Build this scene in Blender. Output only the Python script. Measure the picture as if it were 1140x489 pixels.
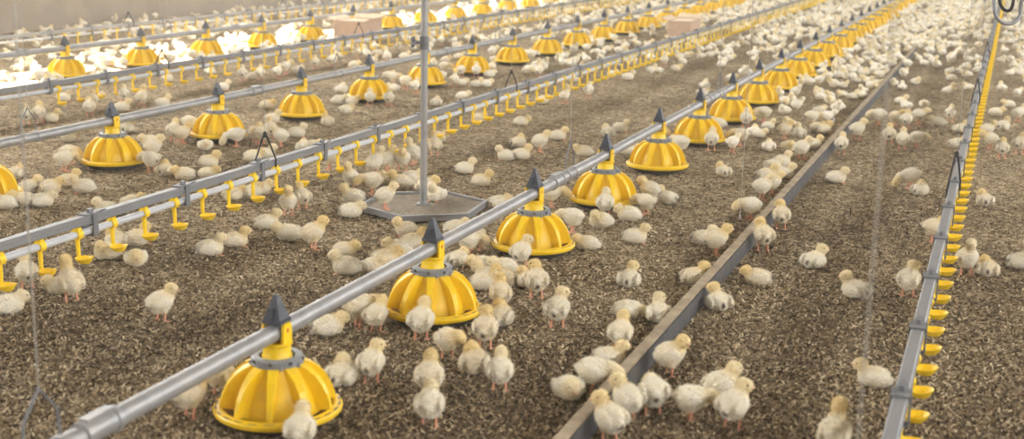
import bpy, bmesh, math, random
import numpy as np
from mathutils import Matrix, Vector

# ------------------------------------------------------------------ clear
for o in list(bpy.data.objects): bpy.data.objects.remove(o)
S = bpy.context.scene
COL = S.collection
random.seed(7); rng = np.random.default_rng(7)
PI = math.pi

# ------------------------------------------------------------------ camera
IW, IH, FPX, CAMH = 1140, 489, 1450.0, 1.31
CR = np.array([[0.93479792, 0.09738646, -0.34156803],
               [0.35459256, -0.20059988, 0.91324904],
               [0.02041958, -0.97482079, -0.22205286]])
cd = bpy.data.cameras.new('camera'); cam = bpy.data.objects.new('camera', cd); COL.objects.link(cam)
cd.sensor_width = 36.0; cd.lens = FPX / IW * 36.0
M = Matrix.Identity(4)
for i in range(3):
    M[i][0] = CR[i, 0]; M[i][1] = -CR[i, 1]; M[i][2] = -CR[i, 2]
M[2][3] = CAMH
cam.matrix_world = M
cd.clip_start = 0.05; cd.clip_end = 200
cd.dof.use_dof = True; cd.dof.focus_distance = 5.5; cd.dof.aperture_fstop = 3.2
S.camera = cam

# ------------------------------------------------------------------ world, sun, daylight portals, exposure
W_LEFT, W_RIGHT, Y_NEAR, Y_FAR = -10.4, 7.0, -7.0, 42.0
OPEN_L = (3.2, 4.05); OPEN_R = (3.2, 4.0); EAVE = 4.5; RIDGE = 6.2
world = bpy.data.worlds.new('sky'); S.world = world; world.use_nodes = True
bg = world.node_tree.nodes['Background']
bg.inputs['Color'].default_value = (1.0, 0.975, 0.935, 1); bg.inputs['Strength'].default_value = 5.0
sd = bpy.data.lights.new('sun', 'SUN'); sun = bpy.data.objects.new('sun', sd); COL.objects.link(sun)
sd.energy = 22.0; sd.angle = math.radians(0.9); sd.color = (1.0, 0.93, 0.82)
sun.rotation_euler = Vector((1.0, -0.32, -1.19)).to_track_quat('-Z', 'Y').to_euler()
sun.location = (-14, 10, 9)
def portal(name, x, z0, z1, face):
    ld = bpy.data.lights.new(name, 'AREA'); lo = bpy.data.objects.new(name, ld); COL.objects.link(lo)
    ld.shape = 'RECTANGLE'; ld.size = z1 - z0; ld.size_y = Y_FAR - Y_NEAR
    ld.cycles.is_portal = True
    lo.location = (x, (Y_FAR + Y_NEAR) / 2, (z0 + z1) / 2)
    lo.rotation_euler = (0, -PI / 2 if face > 0 else PI / 2, 0)
portal('daylight_portal', W_LEFT - 0.02, *OPEN_L, 1)
portal('daylight_portal', W_RIGHT + 0.02, *OPEN_R, -1)
vs = S.view_settings
vs.view_transform = 'Standard'; vs.look = 'None'; vs.gamma = 1.0; vs.use_curve_mapping = False
vs.exposure = 2.45

# ------------------------------------------------------------------ helpers
def back(px, py, z=0.0):
    v = CR @ np.array([(px - IW / 2) / FPX, (py - IH / 2) / FPX, 1.0])
    t = (z - CAMH) / v[2]
    return np.array([v[0] * t, v[1] * t, z])
def at_y(px, py, Y):
    v = CR @ np.array([(px - IW / 2) / FPX, (py - IH / 2) / FPX, 1.0])
    t = Y / v[1]
    return Vector((v[0] * t, Y, CAMH + v[2] * t))
def proj(p):
    q = CR.T @ (np.asarray(p, float) - np.array([0, 0, CAMH]))
    return q[0] / q[2] * FPX + IW / 2, q[1] / q[2] * FPX + IH / 2
def tag(o, label=None, cat=None, group=None, kind=None):
    if label: o['label'] = label
    if cat: o['category'] = cat
    if group: o['group'] = group
    if kind: o['kind'] = kind
    return o
def link(name, me, parent=None, loc=(0, 0, 0), rz=0.0):
    o = bpy.data.objects.new(name, me); COL.objects.link(o)
    o.location = loc; o.rotation_euler = (0, 0, rz)
    if parent: o.parent = parent
    return o
def empty(name, loc=(0, 0, 0), rz=0.0):
    o = bpy.data.objects.new(name, None); COL.objects.link(o)
    o.location = loc; o.rotation_euler = (0, 0, rz); o.empty_display_size = 0.05
    return o
def copy_tree(o, parent=None):
    c = o.copy(); COL.objects.link(c); c.parent = parent
    for ch in [x for x in o.children]:
        copy_tree(ch, c)
    return c

class MB:
    """collects simple solids, then makes ONE mesh"""
    def __init__(s): s.bm = bmesh.new()
    def _ring_faces(s, rings, closed_rings=True, caps=True, mi=0):
        n = len(rings[0])
        for a, b in zip(rings, rings[1:]):
            for i in range(n if closed_rings else n - 1):
                f = s.bm.faces.new((a[i], a[(i + 1) % n], b[(i + 1) % n], b[i])); f.smooth = True; f.material_index = mi
        if caps and closed_rings:
            for r, rev in ((rings[0], True), (rings[-1], False)):
                f = s.bm.faces.new(list(reversed(r)) if rev else r); f.material_index = mi
    def box(s, x0, x1, y0, y1, z0, z1, mi=0):
        v = [s.bm.verts.new(p) for p in ((x0, y0, z0), (x1, y0, z0), (x1, y1, z0), (x0, y1, z0), (x0, y0, z1), (x1, y0, z1), (x1, y1, z1), (x0, y1, z1))]
        for q in ((3, 2, 1, 0), (4, 5, 6, 7), (0, 1, 5, 4), (1, 2, 6, 5), (2, 3, 7, 6), (3, 0, 4, 7)):
            f = s.bm.faces.new([v[i] for i in q]); f.material_index = mi
        return s
    def tube(s, pts, r, n=8, mi=0, caps=True):
        pts = [Vector(p) for p in pts]; rings = []
        if not isinstance(r, (list, tuple)): r = [r] * len(pts)
        prev = None
        for i, p in enumerate(pts):
            d = (pts[min(i + 1, len(pts) - 1)] - pts[max(i - 1, 0)]).normalized()
            if prev is None:
                a = d.orthogonal().normalized()
            else:
                a = (prev - d * prev.dot(d)).normalized()
            prev = a; b = d.cross(a)
            rings.append([s.bm.verts.new(p + (a * math.cos(2 * PI * k / n) + b * math.sin(2 * PI * k / n)) * r[i]) for k in range(n)])
        s._ring_faces(rings, True, caps, mi); return s
    def lathe(s, prof, n=32, mi=0, closed=False, cx=0, cy=0):
        """prof: (r,z) list; closed joins last to first"""
        rings = [[s.bm.verts.new((cx + r * math.cos(2 * PI * k / n), cy + r * math.sin(2 * PI * k / n), z)) for k in range(n)] for r, z in prof]
        if closed: rings.append(rings[0])
        s._ring_faces(rings, True, not closed, mi); return s
    def prism(s, poly, ax, t0, t1, mi=0):
        """poly of 2-D points; ax 'x','y','z' extrusion axis"""
        def P(u, v, t):
            return {'x': (t, u, v), 'y': (u, t, v), 'z': (u, v, t)}[ax]
        a = [s.bm.verts.new(P(u, v, t0)) for u, v in poly]; b = [s.bm.verts.new(P(u, v, t1)) for u, v in poly]
        n = len(poly)
        for i in range(n):
            f = s.bm.faces.new((a[i], a[(i + 1) % n], b[(i + 1) % n], b[i])); f.material_index = mi
        for r in (list(reversed(a)), b):
            f = s.bm.faces.new(r); f.material_index = mi
        return s
    def rot(s, R):
        bmesh.ops.transform(s.bm, matrix=R, verts=s.bm.verts); return s
    def mesh(s, name, *mats, auto=True):
        bmesh.ops.recalc_face_normals(s.bm, faces=s.bm.faces)
        if auto:
            for e in s.bm.edges:
                if len(e.link_faces) == 2 and e.calc_face_angle(0) > math.radians(38): e.smooth = False
        me = bpy.data.meshes.new(name); s.bm.to_mesh(me); s.bm.free()
        for m in mats: me.materials.append(m)
        return me
    def build(s, name, mat, parent=None, loc=(0, 0, 0), rz=0.0):
        mats = mat if isinstance(mat, (list, tuple)) else [mat]
        return link(name, s.mesh(name, *mats), parent, loc, rz)

# ------------------------------------------------------------------ materials
def mat(name, col, rough=0.5, metal=0.0, var=0.12, scale=30.0, bump=0.0, bscale=80.0, dirt=None, dscale=6.0, damt=0.5, spec=0.5, sss=0.0, coords='Object'):
    m = bpy.data.materials.new(name); m.use_nodes = True
    nt = m.node_tree; N = nt.nodes; L = nt.links; b = N['Principled BSDF']
    b.inputs['Roughness'].default_value = rough; b.inputs['Metallic'].default_value = metal
    b.inputs['Specular IOR Level'].default_value = spec
    tc = N.new('ShaderNodeTexCoord')
    nz = N.new('ShaderNodeTexNoise'); nz.inputs['Scale'].default_value = scale; nz.inputs['Detail'].default_value = 4
    L.new(tc.outputs[coords], nz.inputs['Vector'])
    mp = N.new('ShaderNodeMapRange'); mp.inputs['From Min'].default_value = .3; mp.inputs['From Max'].default_value = .7
    mp.inputs['To Min'].default_value = 1 - var; mp.inputs['To Max'].default_value = 1 + var
    L.new(nz.outputs['Fac'], mp.inputs['Value'])
    hs = N.new('ShaderNodeHueSaturation'); hs.inputs['Color'].default_value = (*col, 1)
    L.new(mp.outputs['Result'], hs.inputs['Value'])
    out = hs.outputs['Color']
    if dirt:
        n2 = N.new('ShaderNodeTexNoise'); n2.inputs['Scale'].default_value = dscale; n2.inputs['Detail'].default_value = 6; n2.inputs['Roughness'].default_value = .65
        L.new(tc.outputs[coords], n2.inputs['Vector'])
        r2 = N.new('ShaderNodeMapRange'); r2.inputs['From Min'].default_value = .48; r2.inputs['From Max'].default_value = .72; r2.inputs['To Max'].default_value = damt
        L.new(n2.outputs['Fac'], r2.inputs['Value'])
        mx = N.new('ShaderNodeMix'); mx.data_type = 'RGBA'; mx.inputs[7].default_value = (*dirt, 1)
        L.new(r2.outputs['Result'], mx.inputs[0]); L.new(out, mx.inputs[6]); out = mx.outputs[2]
    L.new(out, b.inputs['Base Color'])
    if sss:
        b.inputs['Subsurface Weight'].default_value = sss; b.inputs['Subsurface Radius'].default_value = (.02, .012, .004); b.inputs['Subsurface Scale'].default_value = .3
    if bump:
        n3 = N.new('ShaderNodeTexNoise'); n3.inputs['Scale'].default_value = bscale; n3.inputs['Detail'].default_value = 5
        L.new(tc.outputs[coords], n3.inputs['Vector'])
        bp = N.new('ShaderNodeBump'); bp.inputs['Strength'].default_value = bump; bp.inputs['Distance'].default_value = .01
        L.new(n3.outputs['Fac'], bp.inputs['Height']); L.new(bp.outputs['Normal'], b.inputs['Normal'])
    return m
YEL = mat('yellow_plastic', (0.93, 0.62, 0.010), .38, var=.06, scale=12, dirt=(.55, .40, .12), dscale=14, damt=.35)
YEL2 = mat('drinker_yellow_plastic', (0.95, 0.66, 0.02), .35, var=.06, scale=20)
TRAY = mat('dark_tray_plastic', (.055, .055, .06), .6, dirt=(.25, .2, .14), dscale=20, damt=.6)
SLATE = mat('slate_plastic', (.055, .065, .09), .5, var=.15, dirt=(.2, .19, .18), dscale=25, damt=.4)
GALV = mat('galvanised_steel', (.36, .37, .39), .45, .45, var=.12, scale=18, dirt=(.4, .36, .3), dscale=9, damt=.35)
COLLAR = mat('grey_collar_plastic', (.27, .29, .32), .5, .2, var=.2, scale=60, dirt=(.12, .12, .12), dscale=40, damt=.5)
SLOT = mat('rim_slot_grey', (.26, .25, .20), .6)
ALU = mat('aluminium_rail', (.25, .26, .28), .5, .25, var=.08, scale=10, dirt=(.3, .28, .24), dscale=8, damt=.3)
PVC = mat('white_water_pipe', (.56, .59, .64), .35, var=.05, scale=8, dirt=(.5, .45, .36), dscale=12, damt=.3)
BRK = mat('grey_bracket_plastic', (.17, .18, .20), .5, var=.15, scale=50)
CORD = mat('black_cord', (.025, .025, .028), .7)
WIRE = mat('steel_wire', (.55, .55, .55), .4, .6)
NYLON = mat('pale_nylon_cord', (.6, .6, .58), .5)
FEED = mat('crumbled_feed', (.34, .22, .10), .9, var=.4, scale=300, bump=.8, bscale=300)
REDM = mat('red_print', (.6, .05, .03), .6)
CARD = mat('cardboard', (.56, .40, .29), .85, var=.08, scale=20)
CARDIN = mat('cardboard_lining', (.72, .58, .42), .9, var=.08, scale=20)
WOOD = mat('weathered_plank', (.33, .265, .18), .85, var=.25, scale=14, bump=.3, bscale=60, dirt=(.16, .12, .085), dscale=10, damt=.6)
PLSIDE = mat('grey_plank_facing', (.07, .072, .078), .8, var=.25, scale=16, dirt=(.17, .14, .10), dscale=12, damt=.6)
WALLM = mat('dusty_wall', (.36, .31, .245), .9, var=.12, scale=2.5, dirt=(.22, .19, .15), dscale=1.4, damt=.5, bump=.2, bscale=30)
ROOFM = mat('roof_lining', (.50, .48, .44), .8, var=.05, scale=3)
POSTM = mat('post_paint', (.4, .4, .4), .7)
EYE = mat('eye_black', (.012, .010, .009), .15)
BEAK = mat('beak_horn', (.78, .50, .33), .45, var=.1, scale=200)
PLATB = mat('platform_board', (.30, .255, .20), .9, var=.35, scale=90, bump=.7, bscale=160, dirt=(.14, .11, .08), dscale=14, damt=.6)

def litter_mat():
    m = bpy.data.materials.new('wood_shaving_litter'); m.use_nodes = True
    nt = m.node_tree; N = nt.nodes; L = nt.links; b = N['Principled BSDF']; b.inputs['Roughness'].default_value = .95
    b.inputs['Specular IOR Level'].default_value = .15
    tc = N.new('ShaderNodeTexCoord')
    def vor(scale, feat='F1'):
        v = N.new('ShaderNodeTexVoronoi'); v.inputs['Scale'].default_value = scale; v.feature = feat
        mpn = N.new('ShaderNodeMapping'); mpn.inputs['Rotation'].default_value = (0, 0, scale); L.new(tc.outputs['Object'], mpn.inputs['Vector'])
        nw = N.new('ShaderNodeTexNoise'); nw.inputs['Scale'].default_value = scale * .5; L.new(tc.outputs['Object'], nw.inputs['Vector'])
        mxv = N.new('ShaderNodeMix'); mxv.data_type = 'VECTOR'; mxv.inputs[0].default_value = .006
        L.new(mpn.outputs[0], mxv.inputs[4]); L.new(nw.outputs['Color'], mxv.inputs[5]); L.new(mxv.outputs[1], v.inputs['Vector']); return v
    v1 = vor(72); v2 = vor(34)
    sep = N.new('ShaderNodeSeparateColor'); L.new(v1.outputs['Color'], sep.inputs[0])
    sep2 = N.new('ShaderNodeSeparateColor'); L.new(v2.outputs['Color'], sep2.inputs[0])
    ad = N.new('ShaderNodeMath'); ad.operation = 'MULTIPLY_ADD'; ad.inputs[1].default_value = .6
    L.new(sep.outputs[0], ad.inputs[0])
    ml = N.new('ShaderNodeMath'); ml.operation = 'MULTIPLY'; ml.inputs[1].default_value = .4; L.new(sep2.outputs[1], ml.inputs[0]); L.new(ml.outputs[0], ad.inputs[2])
    nz = N.new('ShaderNodeTexNoise'); nz.inputs['Scale'].default_value = 1.3; nz.inputs['Detail'].default_value = 5; nz.inputs['Roughness'].default_value = .6; L.new(tc.outputs['Object'], nz.inputs['Vector'])
    sb = N.new('ShaderNodeMath'); sb.operation = 'MULTIPLY_ADD'; sb.inputs[1].default_value = .9; sb.inputs[2].default_value = -.45; L.new(nz.outputs['Fac'], sb.inputs[0])
    a2 = N.new('ShaderNodeMath'); a2.operation = 'ADD'; L.new(ad.outputs[0], a2.inputs[0]); L.new(sb.outputs[0], a2.inputs[1])
    cr = N.new('ShaderNodeValToRGB'); L.new(a2.outputs[0], cr.inputs[0]); e = cr.color_ramp.elements
    e[0].position = .05; e[0].color = (.066, .047, .026, 1); e[1].position = .95; e[1].color = (.60, .50, .33, 1)
    k = e.new(.4); k.color = (.20, .150, .088, 1); k = e.new(.68); k.color = (.37, .29, .178, 1)
    L.new(cr.outputs[0], b.inputs['Base Color'])
    bp = N.new('ShaderNodeBump'); bp.inputs['Strength'].default_value = .9; bp.inputs['Distance'].default_value = .012
    L.new(ad.outputs[0], bp.inputs['Height']); L.new(bp.outputs['Normal'], b.inputs['Normal'])
    return m
LITTER = litter_mat()
def flake_mat():
    m = bpy.data.materials.new('wood_shaving_flake'); m.use_nodes = True
    N = m.node_tree.nodes; L = m.node_tree.links; b = N['Principled BSDF']; b.inputs['Roughness'].default_value = .85; b.inputs['Specular IOR Level'].default_value = .25
    a = N.new('ShaderNodeAttribute'); a.attribute_name = 'tone'
    cr = N.new('ShaderNodeValToRGB'); e = cr.color_ramp.elements
    e[0].position = 0; e[0].color = (.06, .041, .022, 1); e[1].position = 1; e[1].color = (.72, .62, .44, 1)
    k = e.new(.3); k.color = (.175, .124, .070, 1); k = e.new(.65); k.color = (.41, .315, .195, 1)
    L.new(a.outputs['Fac'], cr.inputs[0]); L.new(cr.outputs[0], b.inputs['Base Color'])
    return m
FLAKE = flake_mat()
def chick_mat():
    m = bpy.data.materials.new('chick_down'); m.use_nodes = True
    N = m.node_tree.nodes; L = m.node_tree.links; b = N['Principled BSDF']
    b.inputs['Roughness'].default_value = .9; b.inputs['Specular IOR Level'].default_value = .1
    b.inputs['Sheen Weight'].default_value = .35; b.inputs['Sheen Roughness'].default_value = .5
    a = N.new('ShaderNodeAttribute'); a.attribute_name = 'mask'
    sp = N.new('ShaderNodeSeparateColor'); L.new(a.outputs['Color'], sp.inputs[0])
    oi = N.new('ShaderNodeAttribute'); oi.attribute_type = 'OBJECT'; oi.attribute_name = 'tint'; tc = N.new('ShaderNodeTexCoord')
    nz = N.new('ShaderNodeTexNoise'); nz.inputs['Scale'].default_value = 45; nz.inputs['Detail'].default_value = 4; L.new(tc.outputs['Object'], nz.inputs['Vector'])
    def mix(f, A, B):
        x = N.new('ShaderNodeMix'); x.data_type = 'RGBA'
        for s_, val in ((0, f), (6, A), (7, B)):
            if hasattr(val, 'links') or hasattr(val, 'is_linked'): L.new(val, x.inputs[s_])
            else: x.inputs[s_].default_value = val if s_ == 0 else (*val, 1)
        return x.outputs[2]
    def math_(op, A, B, clamp=False):
        x = N.new('ShaderNodeMath'); x.operation = op; x.use_clamp = clamp
        for i, val in ((0, A), (1, B)):
            if hasattr(val, 'is_linked'): L.new(val, x.inputs[i])
            else: x.inputs[i].default_value = val
        return x.outputs[0]
    base = mix(nz.outputs['Fac'], (.80, .76, .66), (.88, .84, .73))
    yy = math_('MULTIPLY', sp.outputs[0], math_('ADD', math_('MULTIPLY', oi.outputs['Fac'], .55), .38), True)
    n2 = N.new('ShaderNodeTexNoise'); n2.inputs['Scale'].default_value = 22; n2.inputs['Detail'].default_value = 2; L.new(tc.outputs['Object'], n2.inputs['Vector'])
    patch = math_('MULTIPLY', math_('SUBTRACT', n2.outputs['Fac'], .45, True), 2.0, True)
    base = mix(math_('MULTIPLY', patch, math_('ADD', math_('MULTIPLY', oi.outputs['Fac'], .5), .35)), base, (.82, .68, .38))
    c1 = mix(yy, base, (.80, .61, .22))
    c1b = mix(math_('MULTIPLY', math_('SUBTRACT', oi.outputs['Fac'], .6, True), .6), c1, (.74, .58, .33))
    h2 = math_('FRACT', math_('MULTIPLY', oi.outputs['Fac'], 7.31), 0)
    vent = math_('MULTIPLY', sp.outputs[2], math_('MULTIPLY', math_('GREATER_THAN', h2, .35), .95))
    c2 = mix(vent, c1b, (.07, .045, .03))
    c3 = mix(sp.outputs[1], c2, (.78, .37, .24))
    L.new(c3, b.inputs['Base Color'])
    b.inputs['Subsurface Weight'].default_value = 0.0
    return m
CHICKM = chick_mat()

# ------------------------------------------------------------------ the barn
def struct(o): o['kind'] = 'structure'; return o
def plane(name, x0, x1, y0, y1, z, m):
    me = bpy.data.meshes.new(name); me.from_pydata([(x0, y0, z), (x1, y0, z), (x1, y1, z), (x0, y1, z)], [], [(0, 1, 2, 3)]); me.materials.append(m)
    return link(name, me)
fl = MB().box(W_LEFT - .3, W_RIGHT + .3, Y_NEAR - .3, Y_FAR + .3, -.1, 0).build('floor', LITTER); struct(fl)
wl = MB()
wl.box(W_LEFT - .15, W_LEFT, Y_NEAR, Y_FAR, 0, OPEN_L[0]); wl.box(W_LEFT - .15, W_LEFT, Y_NEAR, Y_FAR, OPEN_L[1], EAVE)
wo = struct(wl.build('wall_left', WALLM))
pm = MB().box(-.05, .05, -.06, .06, OPEN_L[0], OPEN_L[1]).mesh('window_post', POSTM)
y = Y_NEAR + 1.5
while y < Y_FAR:
    link('window_post', pm, wo, (W_LEFT - .075, y, 0)); y += 4.0
wr = MB(); wr.box(W_RIGHT, W_RIGHT + .15, Y_NEAR, Y_FAR, 0, OPEN_R[0]); wr.box(W_RIGHT, W_RIGHT + .15, Y_NEAR, Y_FAR, OPEN_R[1], EAVE)
struct(wr.build('wall_right', WALLM))
xm = (W_LEFT + W_RIGHT) / 2
gable = [(W_LEFT - .15, 0), (W_RIGHT + .15, 0), (W_RIGHT + .15, EAVE), (xm, RIDGE), (W_LEFT - .15, EAVE)]
struct(MB().prism(gable, 'y', Y_NEAR - .15, Y_NEAR).build('wall_near', WALLM))
struct(MB().prism(gable, 'y', Y_FAR, Y_FAR + .15).build('wall_far', WALLM))
struct(MB().prism([(W_LEFT - .3, EAVE), (xm, RIDGE), (W_RIGHT + .3, EAVE), (W_RIGHT + .3, EAVE + .1), (xm, RIDGE + .1), (W_LEFT - .3, EAVE + .1)], 'y', Y_NEAR - .3, Y_FAR + .3).build('ceiling', ROOFM))


# ------------------------------------------------------------------ dusty air
HAZE = .009
if HAZE:
    hm = bpy.data.materials.new('dusty_air'); hm.use_nodes = True; N = hm.node_tree.nodes; N.remove(N['Principled BSDF'])
    vsn = N.new('ShaderNodeVolumeScatter'); vsn.inputs['Color'].default_value = (1, .95, .86, 1); vsn.inputs['Density'].default_value = HAZE; vsn.inputs['Anisotropy'].default_value = .35
    hm.node_tree.links.new(vsn.outputs[0], N['Material Output'].inputs['Volume'])
    hz = MB().box(W_LEFT - .08, W_RIGHT + .08, Y_NEAR - .08, Y_FAR + .08, -.05, EAVE - .02).build('dusty_air', hm)
    tag(hz, 'thin dusty haze filling the air of the barn', 'haze', kind='stuff')

# ------------------------------------------------------------------ feeder rows
ROWS = {'C': dict(x=-1.72, ys=[2.85 + k for k in range(-1, 23)], name='near feeder row'),
        'B': dict(x=-4.37, ys=[4.68] + [5.63 + k * .995 for k in range(0, 20)], name='middle feeder row'),
        'A': dict(x=-7.10, ys=[7.6 + k for k in range(0, 19)], name='far feeder row')}
PIPE_Z = .25
ORD = ['first', 'second', 'third', 'fourth', 'fifth', 'sixth', 'seventh', 'eighth', 'ninth', 'tenth', 'eleventh', 'twelfth', 'thirteenth', 'fourteenth', 'fifteenth', 'sixteenth', 'seventeenth', 'eighteenth', 'nineteenth', 'twentieth', 'twenty-first', 'twenty-second', 'twenty-third', 'twenty-fourth', 'twenty-fifth', 'twenty-sixth', 'twenty-seventh', 'twenty-eighth', 'twenty-ninth', 'thirtieth']
def feeder_meshes():
    R = {}
    R['tray'] = MB().lathe([(.02, .004), (.118, .004), (.132, .012), (.15, .034), (.146, .036), (.126, .016), (.02, .012)], 40).mesh('tray', TRAY)
    b = MB().lathe([(.147, .034), (.165, .032), (.170, .037), (.171, .046), (.167, .051), (.160, .050), (.152, .054), (.146, .052)], 48, closed=True)
    for k in range(24):
        a0 = 2 * PI * k / 24 + .05; a1 = a0 + .15
        vs_ = []
        for r, z in ((.1600, .0508), (.1660, .0516)):
            for q in range(4):
                a = a0 + (a1 - a0) * q / 3; vs_.append(b.bm.verts.new((r * math.cos(a), r * math.sin(a), z + .0006)))
        for q in range(3):
            f = b.bm.faces.new((vs_[q], vs_[q + 1], vs_[q + 5], vs_[q + 4])); f.material_index = 1
    R['rim'] = b.mesh('rim', YEL, SLOT)
    R['feed'] = MB().lathe([(.09, .016), (.128, .020), (.144, .036), (.135, .034), (.10, .032)], 36, closed=True).mesh('feed', FEED)
    R['cone'] = MB().lathe([(.112, .034), (.117, .040), (.115, .060), (.105, .090), (.088, .125), (.071, .152), (.064, .168), (.058, .168), (.065, .150), (.082, .122), (.099, .088), (.110, .040)], 40, closed=True).mesh('cone', YEL)
    poly = [(.058, .169), (.072, .167), (.092, .158), (.113, .142), (.131, .120), (.144, .095), (.152, .070), (.155, .0525), (.140, .0525), (.120, .048), (.104, .055), (.094, .100), (.070, .140)]
    f = MB()
    # wedge-shaped fin: thin outside, broader against the cone
    for sgn in (0,):
        va = [f.bm.verts.new((u, -.006 - .009 * max(0, (.16 - u)) / .1, v)) for u, v in poly]; vb = [f.bm.verts.new((u, .006 + .009 * max(0, (.16 - u)) / .1, v)) for u, v in poly]
        n = len(poly)
        for i in range(n): f.bm.faces.new((va[i], va[(i + 1) % n], vb[(i + 1) % n], vb[i]))
        f.bm.faces.new(list(reversed(va))); f.bm.faces.new(vb)
    R['fin'] = f.mesh('fin', YEL)
    c = MB().lathe([(.048, .170), (.062, .166), (.070, .166), (.071, .171), (.068, .173), (.068, .184), (.064, .187), (.048, .187)], 32, closed=True)
    for k in range(8):
        a = 2 * PI * k / 8 + .2
        c.tube([(.066 * math.cos(a), .066 * math.sin(a), .179), (.0705 * math.cos(a), .0705 * math.sin(a), .179)], .0052, 8, 1)
        c.tube([(.069 * math.cos(a + .4), .069 * math.sin(a + .4), .163), (.069 * math.cos(a + .4), .069 * math.sin(a + .4), .176)], .005, 6)
    R['collar'] = c.mesh('collar', COLLAR, TRAY)
    nk = MB().lathe([(.030, .180), (.040, .180), (.040, .186), (.037, .190), (.037, .214), (.041, .218), (.041, .224), (.030, .224)], 28, closed=True)
    R['neck'] = nk.mesh('neck', YEL)
    for i_, sx in enumerate((-1, 1)):
        yk = MB(); x0, x1 = sorted((sx * .0262, sx * .0335))
        yk.prism([(-.022, .218), (.022, .218), (.021, .262), (.016, .2755), (-.016, .2755), (-.021, .262)], 'x', x0, x1)
        if sx > 0: yk.box(.0336, .0342, -.005, .004, .252, .262, 1)
        R['yoke%d' % i_] = yk.mesh('yoke_plate', YEL, REDM)
    cp = MB()
    def frus(z0, z1, a0, b0, a1, b1):
        lo = [cp.bm.verts.new(p) for p in ((-a0, -b0, z0), (a0, -b0, z0), (a0, b0, z0), (-a0, b0, z0))]
        hi = [cp.bm.verts.new(p) for p in ((-a1, -b1, z1), (a1, -b1, z1), (a1, b1, z1), (-a1, b1, z1))]
        for i in range(4): cp.bm.faces.new((lo[i], lo[(i + 1) % 4], hi[(i + 1) % 4], hi[i]))
        cp.bm.faces.new(list(reversed(lo))); cp.bm.faces.new(hi)
    frus(.2755, .286, .027, .028, .027, .028); frus(.286, .340, .0245, .0255, .0075, .010); frus(.340, .350, .0075, .010, .005, .006)
    for sx in (-1, 1):
        frus_y = sx * .0265
        cp.box(-.003, .003, min(frus_y, frus_y * .5), max(frus_y, frus_y * .5), .284, .318)
    R['cap'] = cp.mesh('cap', SLATE)
    # far copies: cone with its fins in one mesh
    me = MB().lathe([(.108, .034), (.113, .060), (.107, .090), (.092, .125), (.060, .168), (.056, .168), (.101, .088), (.104, .036)], 24, closed=True)
    for k in range(10):
        a = 2 * PI * k / 10; ca, sa = math.cos(a), math.sin(a)
        va = [me.bm.verts.new((u * ca + .010 * sa, u * sa - .010 * ca, v)) for u, v in poly]; vb = [me.bm.verts.new((u * ca - .010 * sa, u * sa + .010 * ca, v)) for u, v in poly]
        n = len(poly)
        for i in range(n): me.bm.faces.new((va[i], va[(i + 1) % n], vb[(i + 1) % n], vb[i]))
        me.bm.faces.new(list(reversed(va))); me.bm.faces.new(vb)
    R['dome'] = me.mesh('finned_cone', YEL)
    return R
FM = feeder_meshes()
FEEDERS = []
for key, row in ROWS.items():
    vis = 0
    for Y in row['ys']:
        p = proj((row['x'], Y, .1)); 
        if p[0] + .17 * FPX / math.hypot(row['x'], Y) < 2 or p[1] > 560 or p[1] < -14: continue
        e = empty('pan_feeder', (row['x'], Y, 0), random.uniform(-.15, .15) * 0)
        spin = random.uniform(0, .5)
        d = math.hypot(row['x'], Y)
        for nm in ('tray', 'rim', 'feed'): link(nm, FM[nm], e)
        if d < 14:
            link('cone', FM['cone'], e)
            for k in range(10): link('fin', FM['fin'], e, rz=2 * PI * k / 10 + spin)
        else:
            link('finned_cone', FM['dome'], e, rz=spin)
        link('collar', FM['collar'], e, rz=spin); link('neck', FM['neck'], e); link('yoke_plate', FM['yoke0'], e); link('yoke_plate', FM['yoke1'], e); link('cap', FM['cap'], e)
        FEEDERS.append((key, vis, row['x'], Y))
        tag(e, 'yellow finned pan feeder, %s from the camera in the %s' % (ORD[vis], row['name']), 'feeder', 'pan feeders of the ' + row['name'])
        vis += 1
    y0 = {'C': 1.0, 'B': 3.2, 'A': 6.0}[key]
    t = empty('feed_pipe', (row['x'], y0, 0))
    # pipe sections 3 m long with couplers
    yy = y0; i = 0
    off = {'C': 2.12, 'B': 7.05, 'A': 8.1}[key]
    joints = [off + 3 * k for k in range(-1, 12)]
    ends = [y0] + [j for j in joints if y0 < j < 34] + [34]
    for a, b in zip(ends, ends[1:]):
        m_ = MB().tube([(0, a - y0, PIPE_Z), (0, b - y0 - .002, PIPE_Z)], .0235, 20); m_.build('pipe_section', GALV, t)
    cm = MB().tube([(0, -.055, PIPE_Z), (0, .055, PIPE_Z)], .0262, 20)
    for s_ in (-.05, .05): cm.tube([(0, s_ - .008, PIPE_Z), (0, s_ + .008, PIPE_Z)], .0295, 20)
    cm.box(-.012, .012, -.045, .045, PIPE_Z + .024, PIPE_Z + .034)
    cm = cm.mesh('coupler', GALV)
    for j in ends[1:-1]: link('coupler', cm, t, (0, j - y0 + (.3 if False else 0), 0))
    tag(t, {'C': 'long galvanised feed pipe running over the near row of yellow pans', 'B': 'galvanised feed pipe over the middle row of yellow pans', 'A': 'galvanised feed pipe over the sunlit far row of yellow pans'}[key], 'pipe')

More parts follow.
